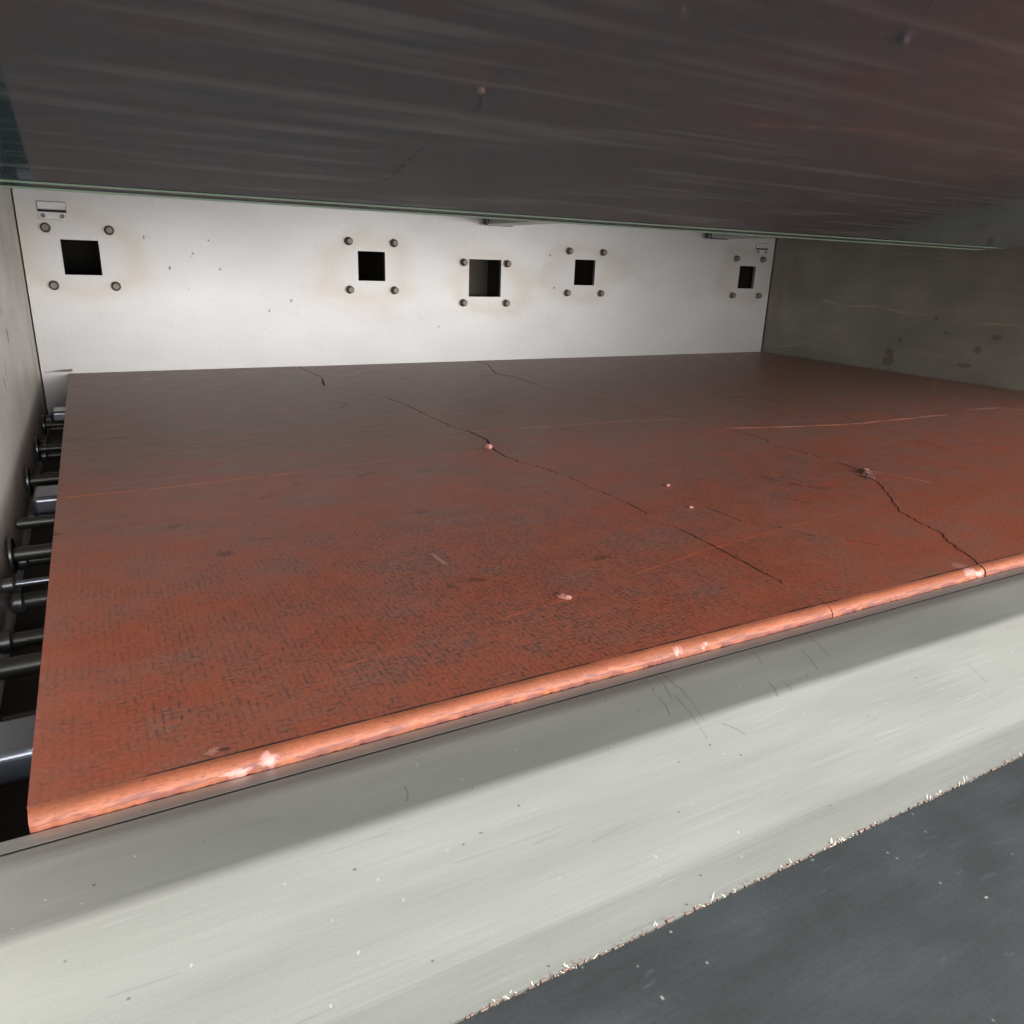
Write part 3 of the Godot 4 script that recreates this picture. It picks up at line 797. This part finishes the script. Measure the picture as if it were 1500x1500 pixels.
# ==================================================================== the raised glass door
func build_glass():
	var root = base("glass_door")
	tag(root, "dark mirroring glass door tilted up over the red stone", "glass door")
	var up := Vector3(0, 1, -GS).normalized(); var along := Vector3(0, GS, 1).normalized()
	var o := Vector3(0, GY + GS * .82, .82)
	var xl := -.030; var xr := .512; var dep := .245
	var outl := [Vector2(xl, 0), Vector2(xr - .010, 0), Vector2(xr - .004, .0012), Vector2(xr, .005), Vector2(xr + .0, dep), Vector2(xl, dep)]
	var panes := []
	for lay in [[.0, .0013], [.0026, .0013]]:
		var mesh := ArrayMesh.new(); var st := begin()
		var at := func(p, h): return o + along * p.y + up * h + Vector3(p.x, 0, 0)
		for s in [0, 1]:
			var hgt: float = lay[0] + lay[1] * s
			for t in range(1, outl.size() - 1):
				var q := [outl[0], outl[t], outl[t + 1]]
				tri3(st, at.call(q[0], hgt), at.call(q[1], hgt), at.call(q[2], hgt), up if s == 1 else -up, Vector2(q[0].x * 1.9, q[0].y * 4.0), Vector2(q[1].x * 1.9, q[1].y * 4.0), Vector2(q[2].x * 1.9, q[2].y * 4.0))
		st.commit(mesh); mesh.surface_set_material(0, M.glass)
		st = begin()
		for t in outl.size():
			var a: Vector2 = outl[t]; var b: Vector2 = outl[(t + 1) % outl.size()]
			var n2 := (b - a).orthogonal().normalized()
			if n2.dot((a + b) * .5 - Vector2(.24, .12)) < 0: n2 = -n2
			var n: Vector3 = Vector3(n2.x, 0, 0) + along * n2.y
			quad(st, at.call(a, lay[0]), at.call(b, lay[0]), at.call(b, lay[0] + lay[1]), at.call(a, lay[0] + lay[1]), n)
		st.commit(mesh); mesh.surface_set_material(1, M.glass_edge)
		panes.append(put("glass_pane", mesh, null, root))
	for band in [[.0004, .0046], [.0105, .0142]]:      # pale green bands painting the lit pane edges seen through glass
		var gb := begin()
		var q0: Vector3 = o + along * band[0] - up * .00015; var q1: Vector3 = o + along * band[1] - up * .00015
		quad(gb, q0 + Vector3(xl, 0, 0), q0 + Vector3(xr - .010, 0, 0), q1 + Vector3(xr - .003, 0, 0), q1 + Vector3(xl, 0, 0), -up)
		put("lit_edge_band", gb.commit(), M.glass_edge, panes[0])
	var sp := begin()
	for p in [[Vector2(xl + .002, .0015), Vector2(xr - .012, .0015)]]:
		var a: Vector3 = o + along * .0015 + up * .0013 + Vector3(p[0].x, 0, 0); var b: Vector3 = o + along * .0015 + up * .0013 + Vector3(p[1].x, 0, 0)
		quad(sp, a, b, b + up * .0013, a + up * .0013, -along)
		quad(sp, a + along * .006, b + along * .006, b + up * .0013 + along * .006, a + up * .0013 + along * .006, along)
	put("spacer_bar", sp.commit(), M.spacer, root)

# ==================================================================== channels hanging from the ceiling
func build_channels():
	for p in [[.577, "shallow steel channel under the ceiling above the largest vent"], [1.018, "shallow steel channel under the ceiling close to the dark side panel"]]:
		var t = base("ceiling_channel", Vector3(p[0], .205, .012))
		tag(t, p[1], "channel", "channels under the ceiling")
		var st := begin(); rbox_add(st, Vector3(.021, .017, .34), Vector3(.042, .034, .66), .0015)
		put("channel_body", st.commit(), M.hood, t)
		st = begin(); rbox_add(st, Vector3(.021, .0165, .0045), Vector3(.044, .036, .006), .001)
		put("end_plate", st.commit(), M.washer, t)

# ==================================================================== loose chips
func pebble(size, sd):
	var st := begin(); var nz := noise(1.6, 3, sd)
	var rings := 7; var seg := 12
	var pos := func(i, j):
		var th: float = PI * i / rings; var ph: float = TAU * (j % seg) / seg
		var v := Vector3(sin(th) * cos(ph), cos(th), sin(th) * sin(ph))
		var k: float = 1.0 + .55 * nz.get_noise_3dv(v * 1.3) + .25 * nz.get_noise_3dv(v * 4.0)
		return Vector3(v.x * size.x, v.y * size.y, v.z * size.z) * k * .5
	st.set_smooth_group(-1)
	for i in rings:
		for j in seg:
			var a = pos.call(i, j); var b = pos.call(i, j + 1); var c = pos.call(i + 1, j + 1); var e = pos.call(i + 1, j)
			for q in [a, c, b, a, e, c]: st.add_vertex(q)
	st.generate_normals()
	return st.commit()

func build_chips():
	for p in [
		[.2140, .8356, Vector3(.0078, .0022, .0042), 0, -.9, "pale flaked chip lying alone on the stone near its front edge"],
		[.3168, .5510, Vector3(.0060, .0040, .0060), 1, .2, "pink rounded crumb at the meeting of two cracks"],
		[.3869, .7013, Vector3(.0042, .0016, .0028), 1, .4, "small pink flake between the two long cracks, farther from the sill"],
		[.3674, .7490, Vector3(.0040, .0014, .0024), 1, .1, "small pink flake beside a short black scratch"],
		[.5610, .7340, Vector3(.0085, .0034, .0050), 2, -.5, "dark broken lump in the pink pit of the crack"],
		[.5530, .7440, Vector3(.0075, .0030, .0046), 2, -.7, "dark broken flake next to the lump in the pink pit"],
		[.5685, .7275, Vector3(.0060, .0024, .0050), 1, .5, "pale pink crumb at the edge of the pit in the crack"]]:
		var o = put("stone_chip", pebble(p[2], 300 + int(p[0] * 1000.0)), [M.chip_pink, M.chip_pink, M.chip_dark][p[3]], self, Vector3(p[0], p[2].y * .40, p[1]))
		o.rotation.y = p[4]
		tag(o, p[5], "chip", "loose chips on the stone")
